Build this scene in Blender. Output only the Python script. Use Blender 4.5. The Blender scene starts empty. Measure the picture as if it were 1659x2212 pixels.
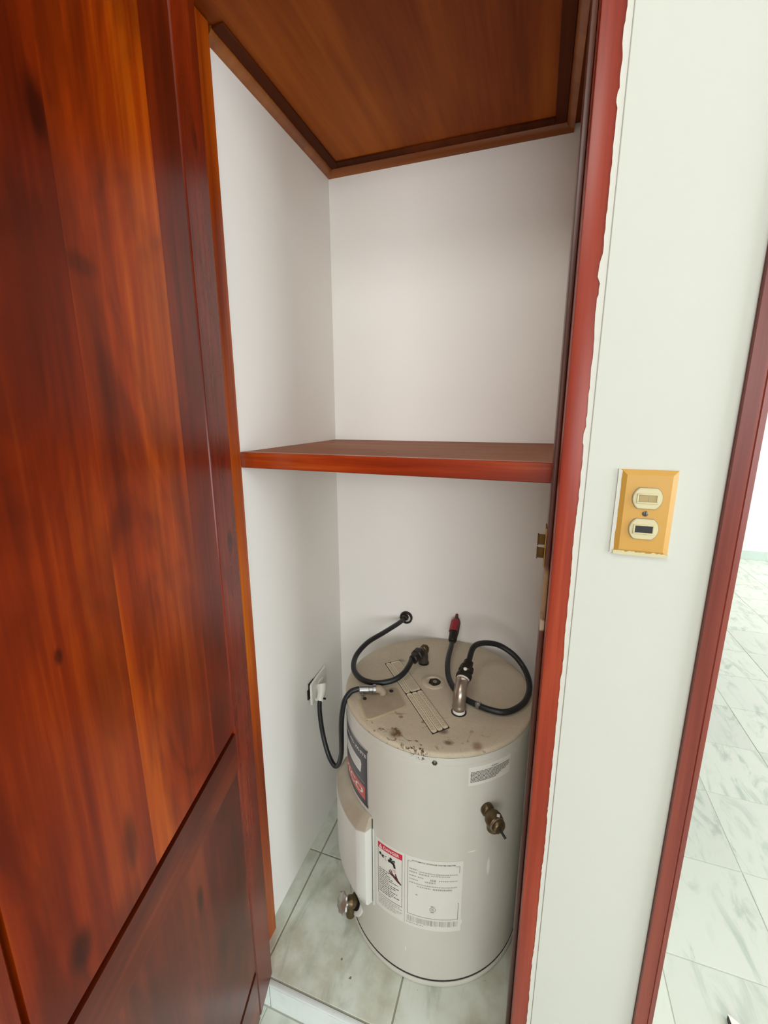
import bpy, bmesh, math, random
from mathutils import Vector, Matrix
random.seed(7)
scn = bpy.context.scene
COL = scn.collection
OZ = 1.416                      # height of the camera above the room floor (world z is shifted by this at the end)

# ------------------------------------------------------------------ camera
def make_camera():
    p, a, r = math.radians(12.84), math.radians(19.13), math.radians(-0.127)
    fh = Vector((-math.sin(a), math.cos(a), 0)); rt = Vector((math.cos(a), math.sin(a), 0)); up = Vector((0, 0, 1))
    F = fh*math.cos(p) - up*math.sin(p); U = fh*math.sin(p) + up*math.cos(p)
    R2 = rt*math.cos(r) + U*math.sin(r); U2 = -rt*math.sin(r) + U*math.cos(r)
    cd = bpy.data.cameras.new('camera'); cam = bpy.data.objects.new('camera', cd); COL.objects.link(cam)
    cd.sensor_fit = 'HORIZONTAL'; cd.sensor_width = 36; cd.lens = 36*939/1659
    cd.clip_start = .02
    cam.matrix_world = Matrix(((R2.x, U2.x, -F.x, 0), (R2.y, U2.y, -F.y, 0), (R2.z, U2.z, -F.z, 0), (0, 0, 0, 1)))
    cam.location.z = 0
    scn.camera = cam
    return cam
make_camera()

# ------------------------------------------------------------------ world, lights, exposure
w = bpy.data.worlds.new('world'); scn.world = w; w.use_nodes = True
bg = w.node_tree.nodes['Background']; bg.inputs[0].default_value = (.93, .98, 1, 1); bg.inputs[1].default_value = .20
def area(name, loc, target, sx, sy, power, color=(1, 1, 1)):
    l = bpy.data.lights.new(name, 'AREA'); l.shape = 'RECTANGLE'; l.size = sx; l.size_y = sy; l.energy = power; l.color = color
    o = bpy.data.objects.new(name, l); COL.objects.link(o); o.location = loc
    o.rotation_euler = (Vector(target)-Vector(loc)).to_track_quat('-Z', 'Y').to_euler()
    return o
area('daylight_side_window', (3.3, -.40, .1), (-.6, .8, -.4), 1.5, 1.9, 84, (.90, .96, 1))
area('daylight_room_window', (1.45, -4.4, .42), (-.25, .9, -.35), 3.3, 1.45, 128, (.97, .99, 1))
area('overhead_fill', (-.25, -.40, 1.12), (-.25, -.2, -1), .5, .5, 8, (1, .98, .94))  # added fill from above to brighten lid and floor, no known fixture
area('daylight_hall_window', (3.9, 4.3, .35), (1.6, 4.0, -1.0), 1.8, 1.6, 115, (.96, .99, 1))
scn.view_settings.view_transform = 'Standard'; scn.view_settings.look = 'None'
scn.view_settings.exposure = 0.0; scn.view_settings.gamma = 1.0
scn.view_settings.use_curve_mapping = False

# ------------------------------------------------------------------ helpers
def s2l(c):
    def f(v):
        v /= 255.
        return v/12.92 if v <= .04045 else ((v+.055)/1.055)**2.4
    return tuple(f(v) for v in c)+(1,)

def mesh_obj(name, bm, mat=None, parent=None, smooth=40):
    me = bpy.data.meshes.new(name); bm.normal_update(); bm.to_mesh(me); bm.free()
    if mat: me.materials.append(mat)
    if smooth:
        me.polygons.foreach_set('use_smooth', [True]*len(me.polygons))
        try: me.set_sharp_from_angle(angle=math.radians(smooth))
        except Exception: pass
    o = bpy.data.objects.new(name, me); COL.objects.link(o)
    if parent: o.parent = parent
    return o

def tag(o, label, cat, group=None, kind=None):
    o['label'] = label; o['category'] = cat
    if group: o['group'] = group
    if kind: o['kind'] = kind
    return o

def empty(name, loc=(0, 0, 0), rz=0):
    o = bpy.data.objects.new(name, None); COL.objects.link(o); o.location = loc; o.rotation_euler = (0, 0, rz)
    o.empty_display_size = .05
    return o

def add_box(bm, x0, x1, y0, y1, z0, z1, bev=0, seg=1):
    r = bmesh.ops.create_cube(bm, size=1)
    vs = r['verts']
    for v in vs:
        v.co = Vector(((x0+x1)/2+v.co.x*(x1-x0), (y0+y1)/2+v.co.y*(y1-y0), (z0+z1)/2+v.co.z*(z1-z0)))
    if bev:
        es = list({e for v in vs for e in v.link_edges})
        bmesh.ops.bevel(bm, geom=es, offset=bev, segments=seg, profile=.5, affect='EDGES')
    return vs

def boxes(*bs, bev=0, seg=1):
    bm = bmesh.new()
    for b in bs: add_box(bm, *b, bev=bev, seg=seg)
    return bm

def add_prism(bm, poly, h0, h1, axis='z'):
    """poly: 2D points, extruded along an axis"""
    def P(a, b, h):
        return {'z': (a, b, h), 'y': (a, h, b), 'x': (h, a, b)}[axis]
    lo = [bm.verts.new(P(a, b, h0)) for a, b in poly]; hi = [bm.verts.new(P(a, b, h1)) for a, b in poly]
    n = len(poly)
    fs = [bm.faces.new(lo), bm.faces.new(hi)]
    for i in range(n):
        fs.append(bm.faces.new((lo[i], lo[(i+1) % n], hi[(i+1) % n], hi[i])))
    bmesh.ops.recalc_face_normals(bm, faces=fs)

def frame_of(d):
    d = Vector(d).normalized()
    a = Vector((0, 0, 1)) if abs(d.z) < .9 else Vector((1, 0, 0))
    x = a.cross(d).normalized(); y = d.cross(x)
    return x, y, d

def add_lathe(bm, prof, origin=(0, 0, 0), axis=(0, 0, 1), n=32, mod=None, cap=True):
    """prof: list of (radius, height along axis)"""
    x, y, d = frame_of(axis); o = Vector(origin); rings = []; fs = []
    for r, h in prof:
        ring = []
        for i in range(n):
            t = 2*math.pi*i/n
            rr = r*(mod(t) if mod else 1)
            ring.append(bm.verts.new(o + d*h + (x*math.cos(t)+y*math.sin(t))*rr))
        rings.append(ring)
    for a, b in zip(rings, rings[1:]):
        for i in range(n):
            fs.append(bm.faces.new((a[i], a[(i+1) % n], b[(i+1) % n], b[i])))
    if cap:
        if prof[0][0] > 1e-6: fs.append(bm.faces.new(rings[0]))
        if prof[-1][0] > 1e-6: fs.append(bm.faces.new(rings[-1]))
    bmesh.ops.recalc_face_normals(bm, faces=fs)

def lathe(*a, **k):
    bm = bmesh.new(); add_lathe(bm, *a, **k); return bm

def catmull(pts, sub=8):
    P = [Vector(p) for p in pts]; P = [P[0]*2-P[1]]+P+[P[-1]*2-P[-2]]; out = []
    for i in range(1, len(P)-2):
        for k in range(sub):
            t = k/sub; a, b, c, d = P[i-1], P[i], P[i+1], P[i+2]
            out.append(.5*((2*b)+(c-a)*t+(2*a-5*b+4*c-d)*t*t+(3*b-a-3*c+d)*t**3))
    out.append(P[-2]); return out

def add_tube(bm, pts, r, n=14, sub=8):
    C = catmull(pts, sub) if sub else [Vector(p) for p in pts]
    rad = r if callable(r) else (lambda t: r)
    N = len(C); T = [(C[min(i+1, N-1)]-C[max(i-1, 0)]).normalized() for i in range(N)]
    x, y, _ = frame_of(T[0]); rings = []; fs = []
    for i in range(N):
        x = (x-T[i]*x.dot(T[i])).normalized(); y = T[i].cross(x)
        rr = rad(i/(N-1))
        rings.append([bm.verts.new(C[i]+(x*math.cos(2*math.pi*k/n)+y*math.sin(2*math.pi*k/n))*rr) for k in range(n)])
    for a, b in zip(rings, rings[1:]):
        for k in range(n): fs.append(bm.faces.new((a[k], a[(k+1) % n], b[(k+1) % n], b[k])))
    fs += [bm.faces.new(rings[0]), bm.faces.new(rings[-1])]
    bmesh.ops.recalc_face_normals(bm, faces=fs)

def tube(*a, **k):
    bm = bmesh.new(); add_tube(bm, *a, **k); return bm

def hexa(t, n=6):
    s = 2*math.pi/n; u = (t % s)-s/2
    return math.cos(s/2)/math.cos(u)

# ------------------------------------------------------------------ materials
class NT:
    def __init__(s, name):
        s.m = bpy.data.materials.new(name); s.m.use_nodes = True; s.t = s.m.node_tree
        s.b = s.t.nodes['Principled BSDF']; s.tc = s.n('ShaderNodeTexCoord')
    def n(s, typ, **kw):
        x = s.t.nodes.new(typ)
        for k, v in kw.items(): setattr(x, k, v)
        return x
    def l(s, a, b): s.t.links.new(a, b)
    def mapped(s, scale, loc=(0, 0, 0), rot=(0, 0, 0), src='Object'):
        m = s.n('ShaderNodeMapping'); s.l(s.tc.outputs[src], m.inputs[0])
        m.inputs['Scale'].default_value = scale; m.inputs['Location'].default_value = loc; m.inputs['Rotation'].default_value = rot
        return m.outputs[0]
    def noise(s, vec, scale=1, detail=4, rough=.55, dist=0):
        x = s.n('ShaderNodeTexNoise'); s.l(vec, x.inputs['Vector'])
        x.inputs['Scale'].default_value = scale; x.inputs['Detail'].default_value = detail
        x.inputs['Roughness'].default_value = rough; x.inputs['Distortion'].default_value = dist
        return x.outputs['Fac']
    def ramp(s, fac, stops):
        x = s.n('ShaderNodeValToRGB'); s.l(fac, x.inputs[0]); e = x.color_ramp.elements
        while len(e) < len(stops): e.new(.5)
        for q, (p, c) in zip(e, stops): q.position = p; q.color = c
        return x.outputs[0]
    def mr(s, fac, a, b, c=0, d=1):
        x = s.n('ShaderNodeMapRange'); s.l(fac, x.inputs[0]); x.interpolation_type = 'SMOOTHSTEP'
        for i, v in enumerate((a, b, c, d)): x.inputs[i+1].default_value = v
        return x.outputs[0]
    def mix(s, fac, a, b, mode='MIX'):
        x = s.n('ShaderNodeMix', data_type='RGBA', blend_type=mode)
        if isinstance(fac, float) or isinstance(fac, int): x.inputs[0].default_value = fac
        else: s.l(fac, x.inputs[0])
        for v, i in ((a, 6), (b, 7)):
            if isinstance(v, tuple): x.inputs[i].default_value = v
            else: s.l(v, x.inputs[i])
        return x.outputs[2]
    def math(s, op, a, b=0.):
        x = s.n('ShaderNodeMath', operation=op)
        for v, i in ((a, 0), (b, 1)):
            if isinstance(v, (int, float)): x.inputs[i].default_value = v
            else: s.l(v, x.inputs[i])
        return x.outputs[0]
    def blob(s, c, r, soft=.5):
        """1 inside an ellipsoid of object space, 0 outside"""
        v = s.n('ShaderNodeVectorMath', operation='SUBTRACT'); s.l(s.tc.outputs['Object'], v.inputs[0]); v.inputs[1].default_value = c
        m = s.n('ShaderNodeVectorMath', operation='MULTIPLY'); s.l(v.outputs[0], m.inputs[0]); m.inputs[1].default_value = tuple(1/q for q in r)
        l_ = s.n('ShaderNodeVectorMath', operation='LENGTH'); s.l(m.outputs[0], l_.inputs[0])
        return s.mr(l_.outputs['Value'], 1, 1-soft)
    def bump(s, fac, strength=.2, dist=.002):
        x = s.n('ShaderNodeBump'); s.l(fac, x.inputs['Height']); x.inputs['Strength'].default_value = strength; x.inputs['Distance'].default_value = dist
        s.l(x.outputs[0], s.b.inputs['Normal'])
    def done(s, col, rough=.5, metal=0., spec=.5, coat=0.):
        if isinstance(col, tuple): s.b.inputs['Base Color'].default_value = col
        else: s.l(col, s.b.inputs['Base Color'])
        if isinstance(rough, (int, float)): s.b.inputs['Roughness'].default_value = rough
        else: s.l(rough, s.b.inputs['Roughness'])
        s.b.inputs['Metallic'].default_value = metal; s.b.inputs['Specular IOR Level'].default_value = spec
        s.b.inputs['Coat Weight'].default_value = coat
        s.b.inputs['Coat Roughness'].default_value = .15
        return s.m

def plain(name, c, rough=.5, metal=0., spec=.5, var=.08, scale=40):
    t = NT(name); n = t.noise(t.mapped((1, 1, 1)), scale, 3)
    c = s2l(c); d = tuple(v*(1-var) for v in c[:3])+(1,)
    return t.done(t.mix(n, d, c), rough, metal, spec)

def wood(name, dark, mid, light, rough=.3, seed=0., along='Z', knots=(), worn=(), grain=26., coat=.0, spec=.5, specks=False, blotch=0.):
    t = NT(name)
    def sc(a, b): return {'Z': (a, a, b), 'X': (b, a, a), 'Y': (a, b, a)}[along]
    broad = t.noise(t.mapped(sc(6, .9), (seed, seed*1.7, seed*.6)), 1, 3, .5, .6)
    fine = t.noise(t.mapped(sc(grain*3, 1.6), (seed, 3+seed, seed)), 1, 5, .65, .25)
    f = t.math('ADD', t.math('MULTIPLY', broad, .62), t.math('MULTIPLY', fine, .38))
    col = t.ramp(f, [(.34, s2l(dark)), (.50, s2l(mid)), (.66, s2l(light))])
    if blotch:
        bl = t.noise(t.mapped(sc(9, 3.2), (seed*2, seed, 1)), 1, 3, .6, 1.2)
        col = t.mix(t.mr(bl, .38, .66, blotch, 0), col, tuple(v*.5 for v in s2l(dark)[:3])+(1,))
    for c, r, a in knots:
        k = t.math('MULTIPLY', t.blob(c, r, .75), a)
        col = t.mix(k, col, tuple(v*.25 for v in s2l(dark)[:3])+(1,))
    for c, r, cc in worn:
        n = t.noise(t.mapped((60, 60, 25)), 1, 4)
        k = t.math('MULTIPLY', t.blob(c, r, .35), t.mr(n, .3, .5))
        col = t.mix(k, col, s2l(cc))
    if specks:
        n = t.noise(t.mapped((1, 1, 1)), 90, 2, .6)
        col = t.mix(t.mr(n, .72, .76), col, s2l((190, 170, 150)))
        d = t.noise(t.mapped((1, 1, 1)), 9, 4)
        col = t.mix(t.mr(d, .3, .75, .15, .6), col, s2l((150, 112, 88)))
    t.bump(fine, .08, .001)
    return t.done(col, rough, 0, spec, coat)

def paint(name, c, var=.03, rough=.6, bump=.05, scuffs=False):
    t = NT(name); v = t.mapped((1, 1, 1)); n = t.noise(v, 5, 4); f = t.noise(v, 140, 2)
    c = s2l(c); col = t.mix(n, tuple(q*(1-var) for q in c[:3])+(1,), c)
    if scuffs:
        k = t.noise(t.mapped((1, 1, 1), (4, 2, 9)), 26, 5, .7)
        col = t.mix(t.mr(k, .74, .8, 0, .35), col, s2l((188, 182, 170)))
    t.bump(f, bump, .001)
    return t.done(col, rough, 0, .35)

def marble(name, base, vein, dirt=None, rough=.25, seed=0., scale=1., dirt_amt=.6, veinamt=.6):
    t = NT(name); oi = t.n('ShaderNodeObjectInfo')
    cx = t.n('ShaderNodeCombineXYZ'); t.l(t.math('MULTIPLY', oi.outputs['Random'], 37.), cx.inputs[0]); t.l(t.math('MULTIPLY', oi.outputs['Random'], 11.), cx.inputs[1])
    geo = t.n('ShaderNodeNewGeometry')
    add = t.n('ShaderNodeVectorMath', operation='ADD'); t.l(geo.outputs['Position'], add.inputs[0]); t.l(cx.outputs[0], add.inputs[1])
    mp = t.n('ShaderNodeMapping'); t.l(add.outputs[0], mp.inputs[0]); mp.inputs['Rotation'].default_value = (0, 0, .65); mp.inputs['Scale'].default_value = (9*scale, 3.2*scale, 6*scale)
    v = t.noise(mp.outputs[0], 1.6, 7, .62, 1.4)
    cl = t.noise(mp.outputs[0], .55, 3, .5, .5)
    f = t.math('MULTIPLY', t.mr(v, .46, .66), t.mr(cl, .3, .65))
    col = t.mix(t.math('MULTIPLY', f, veinamt), s2l(base), s2l(vein))
    if dirt:
        d = t.noise(geo.outputs['Position'], 7., 5, .6)
        col = t.mix(t.mr(d, .35, .72, 0, dirt_amt), col, s2l(dirt))
        sp = t.noise(geo.outputs['Position'], 55., 2, .5)
        col = t.mix(t.mr(sp, .755, .79, 0, .8), col, s2l((70, 66, 55)))
    hv = t.n('ShaderNodeHueSaturation'); t.l(col, hv.inputs['Color']); t.l(t.mr(oi.outputs['Random'], 0, 1, .95, 1.04), hv.inputs['Value'])
    return t.done(hv.outputs[0], rough, 0, .5)

M = {}
M['wall'] = paint('white_wall_paint', (236, 235, 229))
M['wall_front'] = paint('cream_wall_paint', (200, 201, 191), scuffs=False)
M['closet_wall'] = paint('closet_wall_paint', (249, 246, 240), scuffs=True)
M['room_ceiling'] = paint('room_ceiling_paint', (238, 238, 234))
M['paint_edge'] = paint('paint_edge', (206, 204, 194), .06)
D_, M_, L_ = (70, 20, 4), (122, 46, 8), (178, 88, 22)
M['door_frame'] = wood('door_frame_wood', (76, 14, 2), (122, 34, 5), (160, 62, 12), .27, 1.3, blotch=.45, spec=.34,
                       knots=[((.034, 0, -.226+1.333), (.016, .02, .030), .8), ((.040, 0, .395+1.333), (.012, .02, .03), .5)])
M['groove'] = plain('door_groove_dark', (34, 9, 4), .6)  # panel core coloured darker than the boards it shows between
M['rail'] = wood('door_rail_wood', (70, 18, 6), (102, 34, 11), (134, 56, 18), .28, 5.3, along='X', blotch=.45, spec=.3)
M['board_a'] = wood('door_board_wood_a', (84, 20, 2), (118, 34, 4), (148, 56, 8), .28, 8.1, blotch=.5, spec=.3)
M['board_b'] = wood('door_board_wood_b', (84, 20, 1), (144, 48, 1), (190, 88, 4), .28, 2.7, blotch=.5, spec=.26, grain=16,
                    knots=[((.317, 0, .143+1.333), (.034, .02, .016), .45), ((.30, 0, .03+1.333), (.03, .02, .06), .25)])
M['board_c'] = wood('door_board_wood_c', (72, 14, 1), (124, 36, 1), (170, 70, 3), .28, 12.9, blotch=.5, spec=.26, grain=16,
                    knots=[((.345, 0, .256+1.333), (.018, .02, .038), .8), ((.422, 0, -.221+1.333), (.007, .02, .012), .7), ((.372, 0, -.495+1.333), (.018, .02, .055), .6), ((.457, 0, -.528+1.333), (.020, .02, .034), .75), ((.40, 0, .17+1.333), (.06, .02, .05), .35)])
M['low_board'] = wood('door_low_board_wood', (70, 18, 6), (102, 34, 11), (136, 58, 20), .28, 22.4, blotch=.5, spec=.3, grain=16,
                      knots=[((.251, 0, -.753+1.333), (.012, .02, .034), .7), ((.20, 0, -.93+1.333), (.03, .02, .05), .35)])
M['jamb_left'] = wood('left_jamb_wood', (112, 36, 3), (168, 72, 8), (200, 106, 22), .34, 3.3, spec=.3,
                      knots=[((-.556, .712, -.108), (.008, .02, .012), .95), ((-.556, .712, -.62), (.008, .02, .012), .7)])
M['jamb_red'] = wood('right_jamb_red_wood', (108, 24, 8), (142, 44, 18), (176, 74, 44), .34, 6.2, spec=.35)
M['stop_dark'] = wood('right_stop_wood', (62, 26, 16), (92, 44, 28), (122, 70, 48), .38, 9.6,
                      worn=[((.024, .70, -.285), (.03, .05, .055), (156, 122, 84)), ((.024, .70, -.335), (.02, .05, .012), (200, 180, 150))])
M['casing'] = wood('casing_red_wood', (92, 34, 24), (124, 54, 42), (146, 76, 60), .36, 14.2, spec=.35)
M['shelf_top'] = wood('shelf_board_wood', (122, 62, 34), (152, 86, 52), (178, 114, 78), .62, 4.4, spec=.2, along='X', specks=True)
M['shelf_edge'] = wood('shelf_edge_wood', (104, 26, 4), (148, 48, 10), (186, 88, 28), .3, 7.7, along='X', spec=.35,
                       knots=[((-.25, .74, -.095), (.006, .02, .006), .8)])
M['ceil_wood'] = wood('closet_ceiling_wood', (104, 42, 6), (136, 62, 10), (168, 88, 18), .55, 17.1, along='Y', grain=12, spec=.12)
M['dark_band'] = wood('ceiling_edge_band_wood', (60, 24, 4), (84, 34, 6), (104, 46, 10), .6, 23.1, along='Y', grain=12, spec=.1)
M['moulding'] = wood('ceiling_moulding_wood', (110, 54, 14), (142, 76, 22), (168, 100, 34), .36, 19.1, along='X', grain=12)
M['tile_closet'] = marble('closet_tile', (214, 220, 208), (160, 176, 162), (158, 150, 120), .35, dirt_amt=.72)
M['tile_room'] = marble('room_tile', (200, 203, 192), (158, 169, 156), None, .22, veinamt=.85)
M['tile_hall'] = marble('baseboard_tile', (206, 220, 210), (170, 190, 178), None, .3)
M['riser'] = marble('riser_tile', (224, 232, 228), (196, 210, 206), None, .3, scale=1.5)
M['grout'] = plain('grout_pale', (196, 196, 182), .8)
M['grout_dark'] = plain('grout_closet', (168, 164, 144), .8, var=.3)

def tank_paint():
    t = NT('tank_paint'); v = t.mapped((1, 1, 1)); n = t.noise(v, 9, 5, .6)
    col = t.mix(n, s2l((198, 196, 184)), s2l((208, 206, 196)))
    # rust flakes hanging over the front of the lid edge
    k = t.noise(t.mapped((1, 1, .6), (2, 5, 1)), 170, 4, .7)
    edge = t.blob((.012, -.232, .640), (.026, .03, .012), .6)
    col = t.mix(t.math('MULTIPLY', t.mr(k, .53, .57), edge), col, s2l((70, 36, 16)))
    for c, r in (((.127, -.2, .395), (.012, .02, .0022)), ((.162, -.17, .335), (.004, .02, .03)), ((-.012, -.236, .094), (.0016, .02, .009)), ((.110, -.209, .198), (.004, .02, .01)), ((-.0, -.236, .36), (.0012, .02, .006))):
        col = t.mix(t.math('MULTIPLY', t.blob(c, r, .5), .9), col, s2l((232, 230, 220)))
    return t.done(col, .34, 0, .5)
M['tank'] = tank_paint()
def lid_paint():
    t = NT('lid_dusty'); v = t.mapped((1, 1, 1)); n = t.noise(v, 12, 5, .6); f = t.noise(v, 160, 3)
    col = t.mix(n, s2l((186, 173, 150)), s2l((208, 196, 173)))
    col = t.mix(t.mr(f, .4, .75, 0, .1), col, s2l((120, 108, 90)))
    # brown drips and stains across the front of the lid
    k = t.noise(t.mapped((1, 1, 1), (3, 1, 0)), 34, 5, .65, 1.5)
    front = t.blob((.0, -.20, .655), (.24, .12, .1), .8)
    col = t.mix(t.math('MULTIPLY', t.mr(k, .56, .66), front), col, s2l((112, 88, 62)))
    for c, r, cc, a in (((.047, -.165, .655), (.018, .013, .05), (98, 84, 64), .8), ((.065, -.195, .655), (.014, .01, .05), (92, 70, 50), .8),
                        ((-.05, -.205, .655), (.02, .022, .05), (104, 76, 42), .7), ((.125, -.185, .655), (.016, .02, .05), (124, 88, 62), .7),
                        ((.16, -.05, .655), (.006, .004, .05), (90, 78, 62), .9), ((-.12, .075, .655), (.016, .012, .05), (118, 96, 70), .5)):
        col = t.mix(t.math('MULTIPLY', t.blob(c, r, .8), a), col, s2l(cc))
    k2 = t.noise(t.mapped((1, 1, .5), (2, 5, 1)), 170, 4, .7)
    rim = t.blob((.006, -.2345, .650), (.034, .010, .02), .5)
    col = t.mix(t.math('MULTIPLY', t.mr(k2, .53, .57), rim), col, s2l((66, 34, 14)))
    t.bump(f, .1, .001)
    return t.done(col, .62, 0, .35)
M['lid'] = lid_paint()
def panel_paint():
    t = NT('access_panel_paint'); n = t.noise(t.mapped((1, 1, 1)), 14, 3)
    dust = t.math('MULTIPLY', t.blob((-.20, -.20, .418), (.3, .3, .034), .15), t.mr(n, .2, .7, .7, 1))
    return t.done(t.mix(dust, s2l((214, 213, 205)), s2l((168, 156, 134))), .34)
M['panel'] = panel_paint()
def dusty_plate():
    t = NT('cover_plate_dusty'); n = t.noise(t.mapped((1, 1, 1)), 30, 5)
    return t.done(t.mix(n, s2l((150, 134, 112)), s2l((178, 163, 140))), .6)
M['cover'] = dusty_plate()
M['cover_lip'] = plain('cover_plate_lip', (190, 176, 140), .5)
M['black'] = plain('black_plastic', (18, 18, 18), .45)
M['rubber'] = plain('black_rubber_hose', (26, 28, 30), .42, var=.25)
M['cable'] = plain('black_cable_sheath', (20, 22, 26), .4)
M['dark_nut'] = plain('dark_fitting', (50, 44, 38), .45, .5, var=.4, scale=90)
M['tarnish'] = plain('tarnished_fitting', (92, 86, 76), .42, .7, var=.3, scale=70)
M['copper'] = plain('cast_elbow', (176, 164, 150), .3, .85, var=.25, scale=60)
M['tape'] = plain('white_thread_tape', (226, 222, 212), .6)
M['brass_old'] = plain('old_brass', (112, 96, 70), .38, .85, var=.35, scale=60)
M['brass'] = plain('brass_strike', (186, 138, 66), .35, .85, var=.4, scale=120)
M['brass_dark'] = plain('brass_strike_tab', (96, 66, 26), .4, .8, var=.4, scale=120)
M['chrome'] = plain('chrome_knob', (190, 188, 180), .38, .9)
M['zinc'] = plain('zinc_clamp', (160, 160, 158), .35, .9, var=.2)
M['red'] = plain('red_fitting', (150, 22, 38), .4)
M['red_dark'] = plain('dark_red_fitting', (96, 26, 26), .5)
M['plug'] = plain('white_plug', (232, 230, 220), .4)
M['plate_white'] = plain('white_socket_plate', (228, 227, 218), .4, var=.03)
M['tan'] = plain('tan_wall_plate', (194, 146, 64), .38, var=.05, scale=20)
M['cream'] = plain('cream_switch_insert', (200, 190, 150), .4, var=.04)
M['cream_rocker'] = plain('amber_rocker', (168, 146, 94), .35, var=.15, scale=60)
M['steel'] = plain('screw_steel', (110, 104, 92), .4, .8)
M['sticker_white'] = plain('white_sticker', (222, 220, 210), .4, var=.04)
M['sticker_cream'] = plain('dusty_cream_sticker', (232, 219, 190), .55, var=.1)
M['ink_black'] = plain('black_ink', (28, 24, 24), .5)
M['ink_grey'] = plain('grey_ink', (166, 164, 157), .5)
M['ink_mid'] = plain('faded_dark_ink', (92, 88, 82), .5)
M['ink_brown'] = plain('brown_ink', (140, 126, 102), .5)
M['ink_red'] = plain('red_ink', (206, 22, 60), .45)
M['ink_maroon'] = plain('maroon_ink', (80, 18, 28), .5)
M['ink_white'] = plain('white_ink', (226, 226, 220), .5)
M['brand_dark'] = plain('dark_grey_sticker', (56, 56, 64), .3, var=.05)
M['brand_red'] = plain('faded_red_print', (206, 96, 90), .4)
M['paper'] = plain('white_scrap', (236, 232, 216), .6)

# ------------------------------------------------------------------ setting
YW = .6415           # front wall plane
ZC, ZR = -1.339, -1.416   # closet floor, room floor
CEIL = 1.15

def structure(name, bm, mat, label, cat, **k):
    return tag(mesh_obj(name, bm, mat, **k), label, cat, kind='structure')

# room floor slab + tiles
fl = structure('floor', boxes((-2.2, 4.2, -4.7, YW, ZR-.06, ZR-.0014), (.25, 4.2, YW, 5.25, ZR-.06, ZR-.0014)), M['grout'],
               'pale veined marble tile floor of the room and hall, lower than the closet', 'floor')
def tile_bm(x0, x1, y0, y1, z, g=.0012, h=.006):
    return boxes((x0+g, x1-g, y0+g, y1-g, z-h, z), bev=.0007)
def tiles(xs, ys, z, parent, mat, skip=None, g=.0012):
    for x0, x1 in zip(xs, xs[1:]):
        for y0, y1 in zip(ys, ys[1:]):
            if skip and skip(x0, x1, y0, y1): continue
            mesh_obj('tile', tile_bm(x0, x1, y0, y1, z+random.uniform(-.0004, .0004), g), mat, parent, smooth=0)
xs = [.251, .409, .709, .99]+[.99+.3*i for i in range(1, 8)]
ys = [YW, .758, 1.076, 1.394, 1.714, 2.02, 2.325]+[2.325+.317*i for i in range(1, 9)]+[5.03]
tiles(xs, ys, ZR, fl, M['tile_room'])
xs = [-1.457, -1.146, -.835, -.524, -.213, .098, .409, .709, .99, 1.29]
ys = [-.51, -.2, .11, .40, .632]
tiles(xs, ys, ZR, fl, M['tile_room'])

# closet floor, raised by one step
fc = structure('floor.001', boxes((-.70, .25, YW+.004, 1.30, ZR-.05, ZC-.0018)), M['grout_dark'],
               'raised closet floor of grey-green marble tiles under the water heater', 'floor')
tiles([-.60, -.5445, -.2145, .045], [.646, .963, 1.229], ZC, fc, M['tile_closet'], g=.0022)

# step riser
rs = empty('trim_1', (0, 0, 0)); tag(rs, 'white marble step riser below the closet floor', 'step trim', kind='structure')
for x0, x1 in ((-.62, -.517), (-.515, -.19), (-.188, .03)):
    mesh_obj('riser_tile', boxes((x0, x1, YW-.008, YW+.002, ZR, ZC-.010), bev=.0008), M['riser'], rs, smooth=0)
mesh_obj('edge_strip', boxes((-.62, .03, YW-.009, YW+.0035, ZC-.0095, ZC), bev=.003, seg=2), M['riser'], rs)

# closet walls
structure('wall_left', boxes((-.70, -.583, .742, 1.30, ZC-.02, .75)), M['closet_wall'], 'white painted left wall inside the closet', 'wall')
structure('wall_back', boxes((-.70, .25, 1.229, 1.33, ZC-.02, .75)), M['closet_wall'], 'white painted back wall of the closet behind the water heater', 'wall')
structure('wall_right', boxes((.045, .25, .742, 1.2285, ZC-.02, .75)), M['closet_wall'], 'right wall inside the closet, a sliver seen by the jamb', 'wall')
# front wall of the room with the closet opening
wf = structure('wall_front', boxes((.0672, .226, YW, .741, ZR, CEIL), (-2.2, -.66, YW, .741, ZR, CEIL), (-.66, .0672, YW, .741, .742, CEIL), bev=.0012),
               M['wall_front'], 'cream painted wall right of the closet carrying the switch plate', 'wall')
# ragged painted filler between wall and jamb
def ragged(x0, x1, z0, z1, y0, y1, step=.012, amp=.003, bites=()):
    left = []; z = z0
    while z < z1:
        off = random.uniform(-amp, amp)
        for bz, bw, bd in bites:
            if abs(z-bz) < bw: off -= bd*random.uniform(.6, 1)
        left.append((x0+off, z)); z += step*random.uniform(.5, 1.5)
    left.append((x0, z1))
    bm = bmesh.new(); prev = None
    for x, z in left:
        row = [bm.verts.new((x, y0, z)), bm.verts.new((x1, y0, z)), bm.verts.new((x1, y1, z)), bm.verts.new((x, y1, z))]
        if prev:
            for a in range(4):
                b = (a+1) % 4
                bm.faces.new((prev[a], prev[b], row[b], row[a]))
        else: bm.faces.new(row)
        prev = row
    bm.faces.new(prev); bmesh.ops.recalc_face_normals(bm, faces=bm.faces)
    return bm
random.seed(11)
mesh_obj('paint_edge', ragged(.0605, .0670, ZR, .70, YW+.0008, YW+.006, .007, .0005,
         bites=((.41, .010, .002), (.35, .008, .0015), (.17, .012, .003), (.12, .02, .0018), (-.03, .01, .002), (-.17, .03, .0012), (-.36, .03, -.001), (-.7, .05, -.001), (-1.0, .05, .001))),
         M['paint_edge'], wf, smooth=0)
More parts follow.
